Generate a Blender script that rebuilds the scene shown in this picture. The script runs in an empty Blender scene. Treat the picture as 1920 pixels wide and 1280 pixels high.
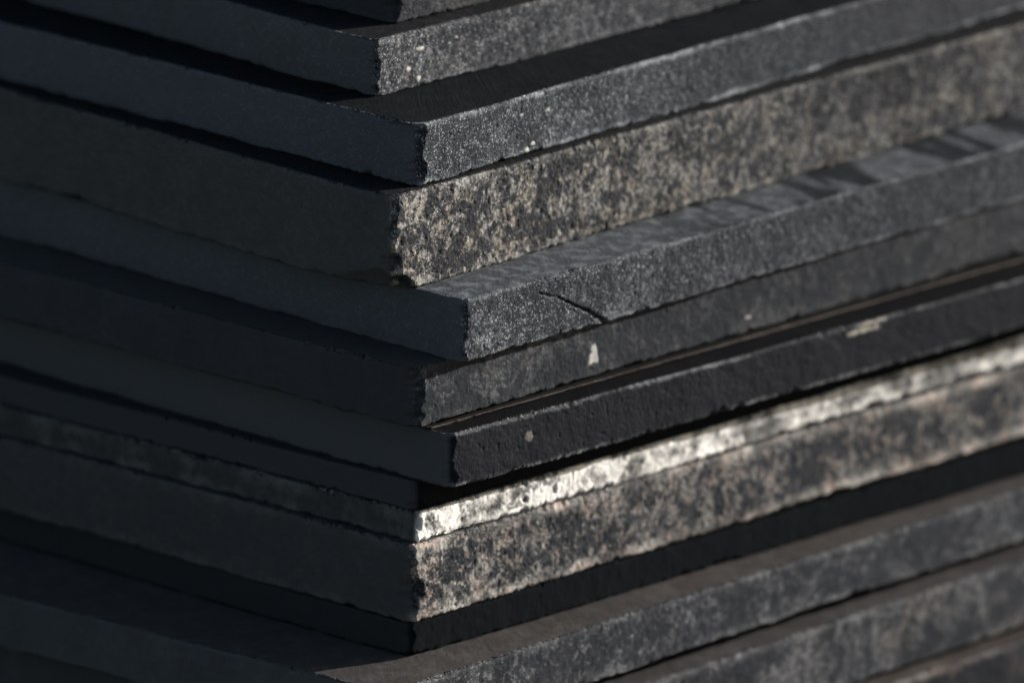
import bpy, math
import numpy as np
from mathutils import Vector

sc = bpy.context.scene
# ---------------------------------------------------------------- camera, light
PITCH = math.radians(15.9)
FPX = 11900.0
DIST = 4.0
cam_pos = np.array([0.0, -DIST*math.cos(PITCH), DIST*math.sin(PITCH)])
FWD = np.array([0.0, math.cos(PITCH), -math.sin(PITCH)])
RGT = np.array([1.0, 0.0, 0.0])
UP = np.cross(RGT, FWD)
cd = bpy.data.cameras.new('camera'); cam = bpy.data.objects.new('camera', cd)
sc.collection.objects.link(cam); sc.camera = cam
cam.location = cam_pos; cam.rotation_euler = (math.pi/2-PITCH, 0, 0)
cd.sensor_width = 36; cd.lens = 36*FPX/1920
cd.clip_start = 0.1; cd.clip_end = 500
cd.dof.use_dof = True; cd.dof.focus_distance = 3.99; cd.dof.aperture_fstop = 3.4
cd.dof.aperture_blades = 9

SUN_EL, SUN_AZ = 15.0, 25.0         # azimuth counter-clockwise from +x
w = bpy.data.worlds.new('World'); sc.world = w; w.use_nodes = True
nt = w.node_tree; bg = nt.nodes['Background']
sky = nt.nodes.new('ShaderNodeTexSky'); sky.sky_type = 'NISHITA'; sky.sun_disc = False
sky.sun_elevation = math.radians(SUN_EL)
sky.sun_rotation = math.radians(90-SUN_AZ)
sky.dust_density = 1.8; sky.ozone_density = 0.8
nt.links.new(sky.outputs[0], bg.inputs[0]); bg.inputs[1].default_value = 0.065
sd = bpy.data.lights.new('sun', 'SUN'); sun = bpy.data.objects.new('sun', sd)
sc.collection.objects.link(sun)
sd.energy = 5.0; sd.angle = math.radians(0.5); sd.color = (1.0, 0.985, 0.965)
el, az = math.radians(SUN_EL), math.radians(SUN_AZ)
to_sun = Vector((math.cos(el)*math.cos(az), math.cos(el)*math.sin(az), math.sin(el)))
sun.rotation_euler = to_sun.to_track_quat('Z', 'Y').to_euler()
sc.view_settings.view_transform = 'Standard'; sc.view_settings.look = 'None'
sc.view_settings.exposure = 1.0; sc.view_settings.gamma = 1
sc.view_settings.use_curve_mapping = False

# ---------------------------------------------------------------- measuring: a sight line meets a level plane
def ray(px, py):
    return FWD + RGT*(px-960)/FPX + UP*(640-py)/FPX
def on_plane(px, py, z):
    r = ray(px, py); t = (z-cam_pos[2])/r[2]
    return cam_pos + r*t
def z_below(P, px, py):
    """height at which the vertical through P is seen at image row py"""
    r = ray(px, py); t = (P[1]-cam_pos[1])/r[1]
    return cam_pos[2]+r[2]*t

# ---------------------------------------------------------------- value noise (numpy)
def _h(ix, iy, iz, seed):
    n = (ix*374761393) & 0xffffffff
    for v, k in ((iy, 668265263), (iz, 2654435761), (np.int64(seed), 974634777)):
        n = (n ^ ((v*k) & 0xffffffff)); n = ((n ^ (n >> 15))*739982445) & 0xffffffff
        n = ((n ^ (n >> 12))*695872825) & 0xffffffff; n = n ^ (n >> 15)
    return (n & 0xffffff)/float(0xffffff)
def vnoise(P, freq, seed=0):
    q = P*freq + 1000.0
    i = np.floor(q).astype(np.int64); f = q-i; f = f*f*(3-2*f)
    x, y, z = i[..., 0], i[..., 1], i[..., 2]
    r = 0
    for dx in (0, 1):
        wx = f[..., 0] if dx else 1-f[..., 0]
        for dy in (0, 1):
            wy = f[..., 1] if dy else 1-f[..., 1]
            for dz in (0, 1):
                wz = f[..., 2] if dz else 1-f[..., 2]
                r = r + wx*wy*wz*_h(x+dx, y+dy, z+dz, seed)
    return r
def fbm(P, freq, octv=3, seed=0, gain=0.5):
    a, s, t = 1.0, 0.0, 0.0
    for k in range(octv):
        s = s + a*vnoise(P, freq*2.03**k, seed+k*17); t += a; a *= gain
    return s/t
def sstep(a, b, x):
    t = np.clip((x-a)/(b-a), 0, 1); return t*t*(3-2*t)

# ---------------------------------------------------------------- stone material
def stone(name, base=(0.022, 0.024, 0.028), dust=(0.30, 0.285, 0.26), warm=(0.33, 0.26, 0.20),
          mott=0.5, mscale=90, grain=0.5, gscale=820, edge=0.5, edge_w=0.006, top=(0.04, 0.042, 0.045),
          top_dust=0.15, lime=(0.58, 0.56, 0.52), warm_amt=0.3, rough=0.8, bump=1.0, seed=0.0, contrast=1.0, spec=0.02, lf=0.10, left=0.085, far=0.22, gmix=1.0):
    m = bpy.data.materials.new(name); m.use_nodes = True
    n = m.node_tree.nodes; L = m.node_tree.links
    b = n['Principled BSDF']; b.inputs['Roughness'].default_value = rough
    b.inputs['Specular IOR Level'].default_value = spec
    tc = n.new('ShaderNodeNewGeometry')
    mp = n.new('ShaderNodeVectorMath'); mp.operation = 'ADD'; mp.inputs[1].default_value = (seed, seed*0.7, seed*1.3)
    L.new(tc.outputs['Position'], mp.inputs[0])
    def noise(scale, det=4, rgh=0.6, dist=0.0):
        t = n.new('ShaderNodeTexNoise'); t.inputs['Scale'].default_value = scale
        t.inputs['Detail'].default_value = det; t.inputs['Roughness'].default_value = rgh
        t.inputs['Distortion'].default_value = dist
        L.new(mp.outputs[0], t.inputs['Vector']); return t.outputs['Fac']
    def attr(nm):
        t = n.new('ShaderNodeAttribute'); t.attribute_name = nm; return t.outputs['Fac']
    def mth(op, a, c, clamp=False):
        t = n.new('ShaderNodeMath'); t.operation = op; t.use_clamp = clamp
        for k, v in enumerate((a, c)):
            if isinstance(v, (int, float)): t.inputs[k].default_value = v
            else: L.new(v, t.inputs[k])
        return t.outputs[0]
    def rng(v, a, c, x=0.0, y=1.0):
        t = n.new('ShaderNodeMapRange'); t.interpolation_type = 'SMOOTHSTEP'
        L.new(v, t.inputs[0])
        for k, q in enumerate((a, c, x, y)): t.inputs[k+1].default_value = q
        return t.outputs[0]
    def mix(f, A, B):
        t = n.new('ShaderNodeMix'); t.data_type = 'RGBA'
        if isinstance(f, (int, float)): t.inputs[0].default_value = f
        else: L.new(f, t.inputs[0])
        for k, v in ((6, A), (7, B)):
            if isinstance(v, tuple): t.inputs[k].default_value = (*v, 1)
            else: L.new(v, t.inputs[k])
        return t.outputs[2]
    big = noise(mscale, 6, 0.68, 0.6)
    broad = noise(mscale*0.22, 3, 0.6)
    fine = noise(gscale, 3, 0.7)
    fine2 = noise(gscale*2.1, 2, 0.6)
    tint = noise(mscale*0.5, 4, 0.6)
    # dust mask = mottling x grain
    mm = rng(mth('ADD', big, mth('MULTIPLY', mth('SUBTRACT', broad, 0.5), 0.6)), 0.475-0.01*contrast, 0.56+0.05/contrast)
    gm = rng(mth('ADD', mth('MULTIPLY', fine, 0.65), mth('MULTIPLY', fine2, 0.35)), 0.53, 0.65)
    dustm = mth('ADD', mth('MULTIPLY', mm, mott), mth('MULTIPLY', gm, grain))
    dustm = mth('MULTIPLY', dustm, mth('ADD', 0.2*gmix+(1-gmix)*0.85, mth('MULTIPLY', gm, 1.15*gmix)))
    dustm = mth('MULTIPLY', dustm, mth('ADD', 0.22*gmix+(1-gmix), mth('MULTIPLY', rng(noise(210, 4, 0.7), 0.42, 0.6), 1.3*gmix)))
    # shade put into colour: end face evened dark, right face dimming from the corner
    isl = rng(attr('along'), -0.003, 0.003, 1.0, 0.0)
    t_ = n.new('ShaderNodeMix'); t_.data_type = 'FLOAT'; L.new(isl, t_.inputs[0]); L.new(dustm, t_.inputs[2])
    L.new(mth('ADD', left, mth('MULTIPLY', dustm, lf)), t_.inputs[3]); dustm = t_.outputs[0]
    dustm = mth('MULTIPLY', dustm, rng(attr('along'), 0.0, 0.5, 1.12, far))  # dust fades with distance, so the colour itself dims like weaker light
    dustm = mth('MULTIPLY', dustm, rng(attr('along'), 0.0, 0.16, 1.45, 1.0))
    # worn pale arrises
    ed = rng(mth('ADD', attr('edge_dist'), mth('MULTIPLY', mth('SUBTRACT', noise(mscale*1.6, 4, 0.7), 0.5), edge_w*2.2)), 0.0, edge_w, 1.0, 0.0)
    ed = mth('MULTIPLY', mth('MULTIPLY', mth('MULTIPLY', ed, rng(noise(28, 2, 0.5), 0.42, 0.6, 0.25, 1.25)), mth('ADD', 0.45, mth('MULTIPLY', gm, 0.8))), rng(attr('along'), -0.004, 0.004, 0.08, 1.0))  # pale edges held back on the left face to keep it shaded
    dustm = mth('ADD', dustm, mth('MULTIPLY', ed, edge), True)
    dcol = mix(mth('MULTIPLY', rng(tint, 0.48, 0.62), warm_amt), dust, warm)
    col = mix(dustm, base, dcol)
    # top face colour; the near-black tops have shade put into them
    tcol = mix(mth('MULTIPLY', mth('ADD', rng(big, 0.45, 0.65), gm), top_dust), top, dcol)
    col = mix(attr('top'), col, tcol)
    lm = mth('MULTIPLY', attr('lime'), mth('ADD', 0.75, mth('MULTIPLY', gm, 0.35)), True)
    col = mix(lm, col, lime)
    col = mix(attr('dark_tint'), col, (0.012, 0.013, 0.015))  # dark tint: streaks on top, and shade painted into the pits
    L.new(col, b.inputs['Base Color'])
    L.new(rng(dustm, 0.0, 0.6, rough-0.22, rough+0.12), b.inputs['Roughness'])
    hsum = mth('ADD', mth('MULTIPLY', fine, 0.7), mth('MULTIPLY', noise(gscale*0.4, 4, 0.7), 1.0))
    bp = n.new('ShaderNodeBump'); bp.inputs['Strength'].default_value = 0.42*bump
    bp.inputs['Distance'].default_value = 0.0007
    L.new(hsum, bp.inputs['Height']); L.new(bp.outputs[0], b.inputs['Normal'])
    return m

# ---------------------------------------------------------------- slab mesh
def spaced(length, rule):
    s = [0.0]
    while s[-1] < length: s.append(s[-1]+rule(s[-1]))
    a = np.array(s); return a/a[-1]

def slab_mesh(name, corner, du, dv, ztop, zbot, mat, seed, rough=1.0, chip=1.0, corner_cut=None,
              marks=(), pits=(), cracks=(), size=0.88, chamfer=0.0, fine=1.0, edge_wave=1.0, cut_left=1.0, streaks=0.0, cchip=None):
    cchip = chip if cchip is None else cchip
    """corner: plan point of the near corner; du / dv: unit plan directions of right and left edges."""
    c = np.array(corner[:2]); L1, L2 = size, size
    quad = [c+dv*L2, c, c+du*L1, c+du*L1+dv*L2]       # left far, near corner, right far, back
    # parameter along each side, dense near the near corner
    fR = spaced(L1, lambda s: (0.00065 if s < 0.30 else 0.0010 if s < .66 else 0.02)*fine)
    fL = spaced(L2, lambda s: (0.0009 if s < 0.1 else 0.0022 if s < 0.5 else 0.02)*fine)
    sides = [1-fL[::-1], fR, np.linspace(0, 1, 24), np.linspace(0, 1, 24)]
    K, T = [], []
    for k, f in enumerate(sides):
        K += [k]*(len(f)-1); T += list(f[:-1])
    K = np.array(K); T = np.array(T); N = len(K)
    th = ztop-zbot
    # rings: (inset, z)
    ins_t = np.array([0.16, 0.12, 0.09, 0.07, 0.055, 0.045, 0.036, 0.029, 0.023, 0.018, 0.014, 0.011, 0.0085, 0.0066, 0.005, 0.0038, 0.0028, 0.0019, 0.0011, 0.0004])
    nf = max(4, int(th/0.00075/fine))
    zf = ztop - np.linspace(0.0, 1.0, nf+1)*th
    ins_b = np.array([0.0006, 0.0015, 0.003, 0.006, 0.012, 0.03, 0.1])
    inset = np.concatenate([ins_t, np.zeros(nf+1), ins_b])
    zz = np.concatenate([np.full(len(ins_t), ztop), zf, np.full(len(ins_b), zbot)])
    istop = np.concatenate([np.ones(len(ins_t)), np.zeros(nf+1+len(ins_b))])
    M = len(inset)
    def inset_quad(d):
        cx = sum(quad)/4
        out = []
        for k in range(4):
            p0, p1, p2 = quad[k-1], quad[k], quad[(k+1) % 4]
            e1 = (p0-p1)/np.linalg.norm(p0-p1); e2 = (p2-p1)/np.linalg.norm(p2-p1)
            s = abs(e1[0]*e2[1]-e1[1]*e2[0])
            out.append(p1+(e1+e2)*d/s)
        return out
    V = np.zeros((M, N, 3))
    for j in range(M):
        q = inset_quad(inset[j]); q = np.array(q)
        p = q[K]*(1-T)[:, None] + q[(K+1) % 4]*T[:, None]
        V[j, :, :2] = p; V[j, :, 2] = zz[j]
    # outward normals per side
    nr = []
    for k in range(4):
        e = quad[(k+1) % 4]-quad[k]; e = e/np.linalg.norm(e)
        nn = np.array([e[1], -e[0]])
        if np.dot(nn, sum(quad)/4-quad[k]) > 0: nn = -nn
        nr.append(nn)
    nr = np.array(nr); out = nr[K]                       # N,2
    P0 = V.copy()
    # distance to the vertical near-corner arris along sides 0 and 1
    dc = np.full(N, 9.9)
    dc[K == 1] = T[K == 1]*L1; dc[K == 0] = (1-T[K == 0])*L2
    dc0 = dc.copy(); dc[K == 0] *= cut_left
    blend = np.where(dc < 0.003, 1-dc/0.003, 0)[:, None]
    out = out*(1-blend*0.5)+blend*0.5*((nr[0]+nr[1])/np.linalg.norm(nr[0]+nr[1]))
    # edge chips (top and bottom arris separately)
    S = np.stack([P0[M//2, :, 0], P0[M//2, :, 1], np.full(N, seed*3.1)], -1)
    def chips(sd):
        a = fbm(S, 160, 3, sd, 0.6); b_ = vnoise(S, 35, sd+5); c_ = vnoise(S, 9, sd+9)
        v = 0.0007 + 0.0024*np.clip(a-0.42, 0, 1)*2.0*(0.5+b_) + 0.010*np.clip(b_*0.55+c_*0.45-0.66, 0, 1)
        return v*chip
    ct, cb = chips(seed*31+1), chips(seed*31+400)
    wave_t = (fbm(S, 14, 3, seed+60)-0.5)*0.0035*edge_wave
    wave_b = (fbm(S, 14, 3, seed+90)-0.5)*0.0035*edge_wave
    Z = V[..., 2]
    vf = (Z-zbot)/th                                     # 1 at top, 0 at bottom
    Z += (vf**2)[...]*wave_t[None, :]*np.exp(-inset/0.05)[:, None]*0.6 + ((1-vf)**2)*wave_b[None, :]*np.exp(-inset/0.05)[:, None]
    dt = np.where(istop[:, None] > 0, 0, (ztop-P0[..., 2]))
    db = P0[..., 2]-zbot
    pull = np.zeros((M, N)); face = (inset == 0)
    pull[face] = np.maximum(0, ct[None]-dt[face]) + np.maximum(0, cb[None]-db[face])*0.9
    drop = np.maximum(0, ct[None]-inset[:, None])*istop[:, None]
    Z -= drop
    if chamfer > 0:
        Z -= np.clip(1-inset/0.05, 0, 1)[:, None]*istop[:, None]*chamfer*0.05
        Z[face] -= (vf[face])*chamfer*0.05
    lift = np.zeros((M, N)); bi = np.arange(M) >= len(ins_t)+nf+1
    lift[bi] = np.maximum(0, cb[None]-inset[bi][:, None])
    Z += lift
    # roughness
    n1 = fbm(P0, 620, 2, seed+200, 0.6)-0.5
    n2 = fbm(P0, 150, 3, seed+210)-0.5
    n3 = fbm(P0, 25, 2, seed+220)-0.5
    amp = rough*(0.0006*n1+0.0009*n2+0.0022*n3)
    pitn = vnoise(P0, 330, seed+230)
    amp = amp - rough*0.0008*np.clip(pitn-0.8, 0, 1)*4
    disp = np.where(face[:, None], amp-pull, 0)
    Z += np.where(istop[:, None] > 0, rough*(0.0004*n2+0.0003*n1), 0)
    # broken near corner: cut depth as function of height fraction
    cc = 0.0042*cchip*(0.1+2.2*fbm(np.stack([P0[:, 0, 0]*0+seed, P0[:, 0, 0]*0, P0[:, 0, 2]], -1), 220, 3, seed+300))
    cc = cc + 0.009*cchip*np.clip(vnoise(np.stack([P0[:, 0, 0]*0+seed, P0[:, 0, 0]*0, P0[:, 0, 2]], -1), 75, seed+333)-0.5, 0, 1)
    cut = cc*0
    if corner_cut is not None:
        hs = np.array([q[0] for q in corner_cut]); ds = np.array([q[1] for q in corner_cut])
        cut = np.interp(vf[:, 0], hs, ds)*(0.8+0.4*vnoise(np.stack([P0[:, 0, 2]*0+2, P0[:, 0, 2]*0, P0[:, 0, 2]], -1), 150, seed+310))
    bis = -(nr[0]+nr[1])/np.linalg.norm(nr[0]+nr[1])
    near = np.maximum(np.clip(cut[:, None]-dc[None, :], 0, 1), np.clip(cc[:, None]-dc0[None, :], 0, 1))*0.7071
    near += np.where(near > 0, (n2+n1)*0.0012*(near > 0.0002), 0)
    near *= np.exp(-inset/0.01)[:, None]
    # cracks: narrow grooves; pits: round holes; marks: lime paint or dark tint (all in plan-distance s along the right face and height)
    sR = np.where(K == 1, T*L1, -1.0)
    lime = np.zeros((M, N)); dark_tint = np.zeros((M, N))
    sj = sR[None, :]+0*Z; zj = P0[..., 2]
    wob = (fbm(P0, 420, 3, seed+500)-0.5)*1.6
    for (s0, z0, s1, z1, wd, dp) in cracks:
        a = np.array([s0, z0]); bb = np.array([s1, z1]); ab = bb-a
        t = np.clip(((sj-a[0])*ab[0]+(zj-a[1])*ab[1])/np.dot(ab, ab), 0, 1)
        d = np.hypot(sj-(a[0]+t*ab[0])+wob*0.0014, zj-(a[1]+t*ab[1])+wob*0.0014)
        g = np.clip(1-d/(wd*(0.6+0.6*t)), 0, 1)
        disp -= np.where(face[:, None] & (sj >= 0), dp*g, 0)
    for (s0, z0, rs, rz, dp) in pits:
        d = np.hypot((sj-s0)/rs, (zj-z0)/rz)+wob*0.5
        g = np.clip(1.25-d, 0, 0.6)/0.6
        disp -= np.where(face[:, None] & (sj >= 0), dp*g, 0)
    for mk in marks:
        kind, s0, z0, rs, rz, st = mk
        dx = (sj-s0)/rs; dz = (zj-z0)/rz
        if kind == 'blob': d = np.hypot(dx, dz)+wob*0.9
        elif kind == 'tri': d = np.maximum(np.abs(dx)*1.5-(0.5-dz*0.5)*0.9+0.55, np.abs(dz))+wob*0.5
        elif kind == 'bar': d = np.maximum(np.abs(dx)+wob*0.8, np.abs(dz)+wob*0.9)
        else: d = np.hypot(dx, dz)
        g = np.where(face[:, None] & (sj >= 0), sstep(1.08, 0.8, d), 0)*abs(st)
        if st > 0:
            lime = np.maximum(lime, g)
            disp += g*0.0004
        else: dark_tint = np.maximum(dark_tint, g)
    V[..., :2] += disp[..., None]*out[None] + near[..., None]*bis
    # ---- faces
    idx = np.arange(M*N).reshape(M, N); nx = np.roll(idx, -1, axis=1)
    quads = np.stack([idx[:-1], idx[1:], nx[1:], nx[:-1]], -1).reshape(-1, 4)
    nq = len(quads)
    verts = V.reshape(-1, 3)
    me = bpy.data.meshes.new(name)
    loops = np.concatenate([quads.ravel(), idx[0], idx[-1][::-1]])
    starts = np.concatenate([np.arange(nq)*4, [nq*4, nq*4+N]]); tot = np.concatenate([np.full(nq, 4), [N, N]])
    org = np.array([corner[0], corner[1], zbot])
    me.vertices.add(len(verts)); me.vertices.foreach_set('co', (verts-org).astype(np.float32).ravel())
    me.loops.add(len(loops)); me.loops.foreach_set('vertex_index', loops.astype(np.int32))
    me.polygons.add(nq+2); me.polygons.foreach_set('loop_start', starts.astype(np.int32))
    try: me.polygons.foreach_set('loop_total', tot.astype(np.int32))
    except Exception: pass
    me.update(calc_edges=True)
    me.polygons.foreach_set('use_smooth', np.concatenate([np.ones(nq, bool), [False, False]]))
    along = np.where(K == 1, T*L1, np.where(K == 0, -(1-T)*L2, -1.0))[None, :]+0*Z
    if streaks > 0:
        dg = np.stack([P0[..., 0]*.82+.57*P0[..., 1], (P0[..., 0]*.57-.82*P0[..., 1])*0.15, P0[..., 2]*0], -1)
        sk = sstep(0.46, 0.56, fbm(dg, 45, 3, seed+700)+0.10*sstep(0.3, 0.6, along))*sstep(0.16, 0.30, along)
        dark_tint = np.maximum(dark_tint, sk*streaks*istop[:, None])  # dark slanted streaks on the top, denser along the edge
    edge_dist = np.where(istop[:, None] > 0, inset[:, None]*1.0+0*Z, np.minimum(dt, db))
    edge_dist[bi] = 0.003
    for nm, arr in (('edge_dist', edge_dist), ('top', np.repeat(istop[:, None], N, 1)*sstep(0.0, 0.0022, inset)[:, None]), ('along', along), ('lime', lime), ('dark_tint', dark_tint)):
        at = me.attributes.new(nm, 'FLOAT', 'POINT'); at.data.foreach_set('value', arr.astype(np.float32).ravel())
    me.materials.append(mat)
    o = bpy.data.objects.new(name, me); sc.collection.objects.link(o); o.location = org
    return o

def fix_normals(o):
    import bmesh
    bm = bmesh.new(); bm.from_mesh(o.data)
    bmesh.ops.recalc_face_normals(bm, faces=bm.faces); bm.to_mesh(o.data); bm.free()

# ---------------------------------------------------------------- the stack, measured
# levels: anchor is the bottom near corner of the second full slab
anchor = cam_pos + ray(780, 352)*(3.985)
zB = anchor[2]
def unit(a): a = a[:2]; return a/np.linalg.norm(a)
def upward(px, py, ytop, zbot, right, left):
    P = on_plane(px, py, zbot)
    return P, z_below(P, px, ytop), zbot, unit(on_plane(*right, zbot)-P), unit(on_plane(*left, zbot)-P)
def downward(px, py, ybot, ztop, right, left, left_top=False):
    P = on_plane(px, py, ztop); zb = z_below(P, px, ybot)
    Pb = np.array([P[0], P[1], zb])
    return P, ztop, zb, unit(on_plane(*right, zb)-Pb), unit(on_plane(*left, ztop if left_top else zb)-P)

G = {}
G['B'] = upward(780, 352, 236, zB, (1920, 18), (0, 148))
G['A'] = upward(702, 184, 76, G['B'][1], (1417, 0), (40, 0))
G['Z'] = upward(737, 47, -70, G['A'][1], (1010, -17), (450, -22))
G['C'] = downward(732, 369, 553, zB, (1920, 207), (350, 440))
G['D'] = downward(866, 561, 682, G['C'][2], (1920, 374), (350, 538))
G['E'] = downward(776, 692, 804, G['D'][2], (1920, 471), (350, 582), True)
G['F'] = downward(806, 801, 806, G['E'][2]-0.0018, (1920, 489), (350, 680))
G['G'] = downward(842, 815, 918, G['F'][2]-0.0003, (1920, 615), (350, 779))
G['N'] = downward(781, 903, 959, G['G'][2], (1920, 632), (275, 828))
G['H'] = downward(780, 960, 1019, G['N'][2], (1920, 681), (275, 888))
G['I'] = downward(771, 1023, 1168, G['H'][2], (1920, 817), (350, 1052))
G['M'] = downward(766, 1166, 1234, G['I'][2], (1920, 889), (350, 1114))
G['J'] = downward(725, 1296, 1404, G['M'][2], (1920, 1012), (350, 1205), False)
G['J'] = G['J'][:4]+(unit(on_plane(350, 1200, G['J'][1])-G['J'][0]),)
gap = 0.0100
G['P'] = (G['J'][0] + np.append((G['J'][3]+G['J'][4])*0.030, 0), G['J'][2], G['J'][2]-gap, G['J'][3], G['J'][4])
G['K'] = downward(765, 1428, 1566, G['J'][2]-gap, (1920, 1172), (350, 1435))
G['Q'] = (G['K'][0] + np.append((G['K'][3]+G['K'][4])*0.030, 0), G['K'][2], G['K'][2]-0.006, G['K'][3], G['K'][4])
G['L'] = downward(800, 1578, 1702, G['K'][2]-0.006, (1920, 1310), (350, 1545))
for k, g in G.items():
    print(k, 'th %.1fmm' % ((g[1]-g[2])*1000), 'ang', round(math.degrees(math.acos(float(np.dot(g[3], g[4])))), 1),
          'u', round(math.degrees(math.atan2(g[3][1], g[3][0])), 1), 'c', np.round(g[0][:2]*1000))

def at(k, px, py):
    """distance along the right face of slab k and height, for a feature seen at px,py"""
    P, zt, zb, u, v = G[k]
    # intersect sight line with the vertical plane through P along u
    nrm = np.array([u[1], -u[0], 0.0]); r = ray(px, py)
    Pc = np.array([P[0], P[1], 0.0])
    t = np.dot(Pc-cam_pos, nrm)/np.dot(r, nrm); X = cam_pos+r*t
    return float(np.dot(X[:2]-P[:2], u)), float(X[2])
PXM = 0.000335
def mark(k, kind, px, py, w_, h_, st):
    s, z = at(k, px, py); return (kind, s, z, w_*PXM/0.7/2, h_*PXM/2, st)
def pit(k, px, py, w_, h_, dp):
    s, z = at(k, px, py); return (s, z, w_*PXM/0.7/2, h_*PXM/2, dp)
def crack(k, x0, y0, x1, y1, wd, dp):
    a = at(k, x0, y0); b = at(k, x1, y1); return (*a, *b, wd, dp)

mats = {
 'Z': stone('stone_grey', dust=(.15, .152, .155), mott=0.3, grain=0.6, edge=0.5, seed=1.1),
 'A': stone('stone_pale_grey', dust=(0.42, 0.425, 0.43), warm=(.36, .31, .26), mott=0.4, grain=0.95, edge=0.2, warm_amt=0.3, top=(.014, .014, .015), top_dust=.02, seed=2.3),  # top painted near-black for the shade under the slab above
 'B': stone('stone_blue_grey', dust=(0.40, 0.425, 0.45), mott=0.25, mscale=60, grain=0.95, edge=0.7, edge_w=0.0045, warm_amt=0.1, warm=(.2, .18, .15), top=(0.008, 0.009, 0.010), top_dust=0.01, spec=0.02, seed=3.7),  # near-black top colour makes it read as unlit
 'C': stone('stone_mottled', base=(0.022, 0.023, 0.026), dust=(0.40, 0.385, 0.355), warm=(0.44, 0.34, 0.23), top=(.014, .014, .015), top_dust=.02, mott=1.15, mscale=115, grain=0.35, edge=0.35, edge_w=0.006, warm_amt=0.42, seed=4.9, contrast=2.5, lf=.04, left=.07, far=.5),  # top colour darkened to hold the shade of the gap
 'D': stone('stone_cool_grey', dust=(0.38, 0.40, 0.42), mott=0.35, grain=1.0, edge=0.4, edge_w=0.004, warm_amt=0.1, warm=(.2, .18, .16), top=(0.055, 0.058, 0.062), top_dust=0.25, seed=5.3, far=.35),
 'E': stone('stone_charcoal', base=(0.022, 0.024, 0.027), dust=(0.19, 0.19, 0.193), warm=(.14, .11, .09), mott=0.6, mscale=50, grain=0.12, edge=0.15, warm_amt=0.4, seed=6.1, bump=0.8, top=(0.055, 0.054, 0.053), top_dust=0.05, spec=.02, far=.6),
 'F': stone('stone_rust', base=(0.035, 0.025, 0.021), dust=(0.06, 0.042, 0.036), warm=(.07, .045, .036), mott=0.4, grain=0.2, edge=0.1, warm_amt=0.5, top=(0.010, 0.010, 0.010), top_dust=0.02, seed=7.1, bump=0.4, spec=.1),
 'G': stone('stone_black', base=(0.011, 0.012, 0.015), dust=(0.19, 0.195, 0.20), mott=0.03, grain=0.04, edge=1.0, edge_w=0.0035, warm_amt=0.1, top=(0.006, 0.006, 0.007), top_dust=0.01, seed=8.3, bump=0.6, spec=.03, left=.2, lime=(.36, .33, .28)),
 'H': stone('stone_limewashed', base=(0.03, 0.03, 0.03), dust=(0.78, 0.75, 0.70), gmix=.3, mott=1.1, mscale=75, grain=0.2, edge=1.3, edge_w=0.016, warm_amt=0.1, seed=9.1, contrast=1.5, bump=0.3, lime=(0.85, 0.83, 0.78), left=.01, lf=.015, far=.55),
 'I': stone('stone_dusty_brown', dust=(0.36, 0.335, 0.305), warm=(0.50, 0.37, 0.30), gmix=.8, mott=0.85, mscale=125, grain=0.35, edge=1.6, edge_w=0.010, warm_amt=0.55, seed=10.7, contrast=1.2, far=.75, lf=.04, left=.06),
 'N': stone('shade_black_layer', spec=0.0, left=.5, base=(0.009, 0.010, 0.011), dust=(0.06, 0.062, 0.065), warm=(.06, .06, .06), mott=0.02, grain=0.03, edge=0.0, seed=15.3, bump=0.5, rough=.88),  # added layer; its black stands in for the overhang's shadow
 'P': None, 'Q': None,
 'M': stone('stone_shade_black', spec=0.0, left=.4, base=(0.008, 0.009, 0.010), dust=(0.04, 0.04, 0.042), warm=(.04, .04, .04), mott=0.02, grain=0.03, edge=0.0, top=(0.006, 0.006, 0.006), top_dust=0.0, seed=11.3, bump=0.5, rough=.88),  # near-black colour carries the shadow beneath the upper slab
 'J': stone('stone_grey_brown_top', dust=(0.33, 0.335, 0.335), warm=(.21, .18, .15), mott=0.6, mscale=75, grain=0.35, edge=0.3, edge_w=0.007, warm_amt=0.3, top=(0.056, 0.049, 0.045), top_dust=0.07, seed=12.9, far=.75),
 'K': stone('stone_blotched', dust=(0.27, 0.265, 0.26), warm=(.25, .19, .15), mott=0.9, mscale=38, grain=0.2, edge=0.3, edge_w=0.008, warm_amt=0.4, top=(0.05, 0.045, 0.044), top_dust=0.08, seed=13.7, far=.85),
 'L': stone('stone_dark_pink_edged', base=(0.016, 0.018, 0.021), dust=(0.20, 0.18, 0.165), warm=(0.36, 0.25, 0.19), mott=0.3, mscale=40, grain=0.15, edge=1.0, edge_w=0.007, warm_amt=0.7, top=(0.06, 0.05, 0.045), seed=14.2, far=.9),
}
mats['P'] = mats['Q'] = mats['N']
opt = {k: {} for k in G}
opt['P'] = dict(fine=2.5, rough=.5, size=.78); opt['Q'] = dict(fine=2.5, rough=.5, size=.78)
opt['A'] = dict(marks=[mark('A', 'blob', 787, 92, 14, 10, 1), mark('A', 'blob', 766, 131, 9, 9, 1), mark('A', 'blob', 784, 149, 9, 11, 1),
                       mark('A', 'blob', 855, 70, 6, 5, .8)], chip=0.9)
opt['B'] = dict(marks=[mark('B', 'blob', 988, 284, 9, 14, 1), mark('B', 'blob', 998, 271, 9, 7, 1), mark('B', 'blob', 1027, 207, 11, 6, .6),
                       mark('B', 'blob', 980, 216, 5, 6, .8)],
                corner_cut=[(0, 0.0), (.12, 0.001), (.2, 0.0055), (.5, 0.006), (.7, 0.0085), (.93, 0.010), (1, 0.004)], cut_left=0.33, cchip=1.5)
opt['C'] = dict(rough=1.5, chip=1.2, corner_cut=[(0, 0.028), (.08, 0.018), (.25, 0.004), (.6, 0.004), (1, 0.011)], cut_left=0.4)
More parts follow.
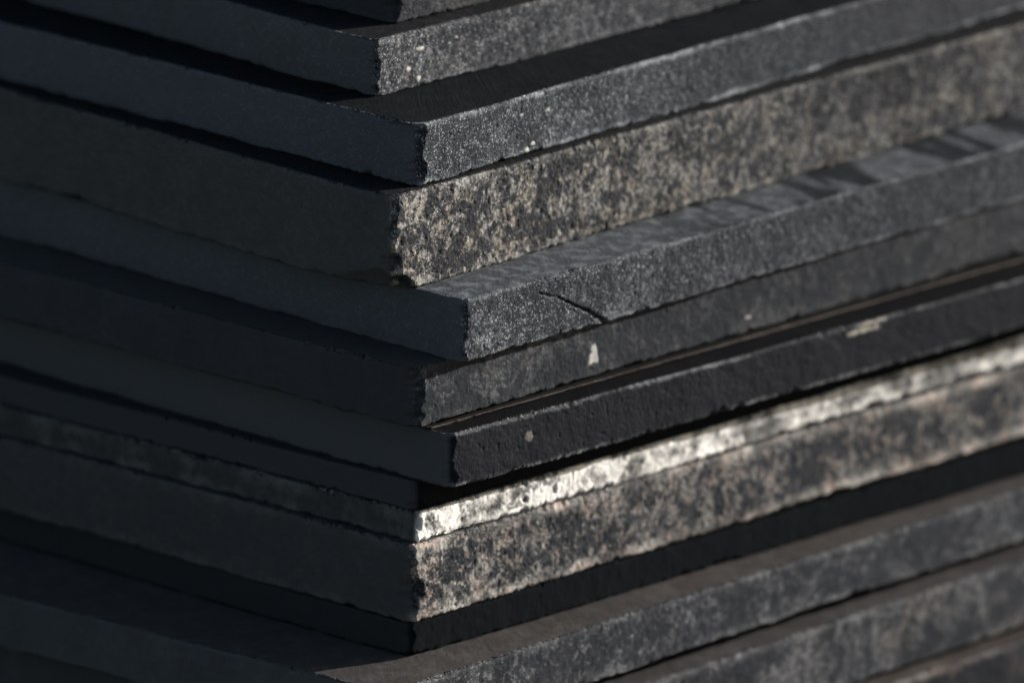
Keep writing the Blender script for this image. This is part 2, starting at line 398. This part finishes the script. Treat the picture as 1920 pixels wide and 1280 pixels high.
opt['D'] = dict(cracks=[crack('D', 1000, 545, 1046, 556, 0.0008, 0.002), crack('D', 1046, 556, 1098, 580, 0.0011, 0.004), crack('D', 1098, 580, 1143, 607, 0.0019, 0.005), crack('D', 1143, 607, 1158, 619, 0.0026, 0.005), crack('D', 1070, 567, 1082, 586, 0.0006, 0.002)], chamfer=0.02, chip=0.9, streaks=0.85, cut_left=0.35,
                corner_cut=[(0, 0.004), (.5, 0.002), (.9, 0.004), (1, 0.006)])
opt['E'] = dict(marks=[mark('E', 'tri', 1112, 664, 24, 40, .7), mark('E', 'blob', 1402, 594, 14, 8, .5), mark('E', 'blob', 1010, 752, 16, 10, .4)],
                rough=0.8)
opt['G'] = dict(marks=[mark('G', 'bar', 1650, 590, 80, 8, .7), mark('G', 'bar', 1635, 604, 72, 7, .8), mark('G', 'bar', 1618, 619, 58, 9, 1), mark('G', 'bar', 1905, 518, 40, 12, .9),
                       mark('G', 'blob', 992, 818, 16, 18, .4)], rough=0.8, chip=1.1)
opt['H'] = dict(pits=[pit('H', 985, 936, 9, 12, .0025), pit('H', 1040, 917, 7, 17, .0025),
                      pit('H', 785, 982, 10, 22, .006)],
                marks=[mark('H', 'blob', 1022, 927, 84, 44, .85), mark('H', 'blob', 795, 1000, 34, 26, 1),
                       mark('H', 'blob', 790, 976, 14, 36, .9), mark('H', 'blob', 815, 985, 24, 22, -.5),
                       mark('H', 'blob', 985, 936, 9, 12, -.9), mark('H', 'blob', 1040, 918, 6, 16, -.8)], rough=0.9, chip=1.6, cchip=0.35)  # dark tint paints the shade inside the two round holes
opt['I'] = dict(cchip=1.3, rough=1.3, chip=1.1)
opt['F'] = dict(rough=0.5, chip=0.3, edge_wave=0.5)
opt['J'] = dict(fine=1.7); opt['K'] = dict(fine=1.7); opt['L'] = dict(fine=2.0); opt['M'] = dict(fine=1.7, rough=.8)

info = {
 'Z': ('paving_stone', 'grey stone slab at the very top of the stack, only its lower edge visible'),
 'A': ('paving_stone', 'pale grey slab with three white specks near its corner, set back on a wider slab'),
 'B': ('paving_stone', 'blue-grey slab with a broken near corner and a wide top coloured dark for shade'),
 'C': ('paving_stone', 'thickest slab, mottled black and buff, resting on the slab with the diagonal crack'),
 'D': ('paving_stone', 'cool grey slab with a diagonal crack in its sunlit face and a pale lit top'),
 'E': ('paving_stone', 'charcoal slab with a small white triangular scar, just below the cracked slab'),
 'F': ('thin_layer', 'very thin rust-brown slab showing as a reddish line in a dark gap'),
 'G': ('paving_stone', 'near-black slab with a glittering upper edge and pale scrapes far along its face'),
 'N': ('thin_layer', 'added black layer standing in for the shadow between the near-black slab and the lime-crusted slab'),
 'H': ('paving_stone', 'white lime-crusted slab with small round holes, brightest band of the stack'),
 'I': ('paving_stone', 'dusty brown-grey slab with a warm pale upper edge, right under the lime-crusted slab'),
 'M': ('paving_stone', 'slab coloured black for the shadow between the dusty brown slab and the wider slab below'),
 'J': ('paving_stone', 'blurred grey slab with a wide brown top below the broad black band'),
 'P': ('spacer_board', 'thin black spacer in the gap right below the brown-topped blurred slab'),
 'Q': ('spacer_board', 'thin black spacer in the lowest gap, just above the pinkish-edged bottom slab'),
 'K': ('paving_stone', 'blurred slab with large dark blotches, second from the bottom right corner'),
 'L': ('paving_stone', 'lowest slab, dark with a pinkish upper edge, at the bottom right corner'),
}
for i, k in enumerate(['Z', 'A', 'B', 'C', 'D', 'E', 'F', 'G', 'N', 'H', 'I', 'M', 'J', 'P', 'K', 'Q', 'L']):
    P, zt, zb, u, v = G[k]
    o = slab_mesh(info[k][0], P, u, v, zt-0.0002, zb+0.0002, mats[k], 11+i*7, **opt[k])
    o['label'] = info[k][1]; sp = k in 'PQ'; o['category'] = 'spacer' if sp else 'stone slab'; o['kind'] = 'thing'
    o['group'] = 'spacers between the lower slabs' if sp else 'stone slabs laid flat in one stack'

# ---------------------------------------------------------------- ground under the stack
zg = G['L'][2]-0.002
me = bpy.data.meshes.new('ground'); R_ = 60
me.from_pydata([(-R_, -R_, 0), (R_, -R_, 0), (R_, R_, 0), (-R_, R_, 0)], [], [(0, 1, 2, 3)])
gr = bpy.data.objects.new('ground', me); gr.location = (0, 0, zg); sc.collection.objects.link(gr); gr['kind'] = 'structure'
gm = bpy.data.materials.new('yard_ground'); gm.use_nodes = True
n = gm.node_tree.nodes; b = n['Principled BSDF']; t = n.new('ShaderNodeTexNoise'); t.inputs['Scale'].default_value = 40; t.inputs['Detail'].default_value = 8
cr = n.new('ShaderNodeValToRGB'); cr.color_ramp.elements[0].color = (.04, .04, .04, 1); cr.color_ramp.elements[1].color = (.12, .115, .11, 1)
gm.node_tree.links.new(t.outputs['Fac'], cr.inputs[0]); gm.node_tree.links.new(cr.outputs[0], b.inputs['Base Color']); b.inputs['Roughness'].default_value = .9
me.materials.append(gm)
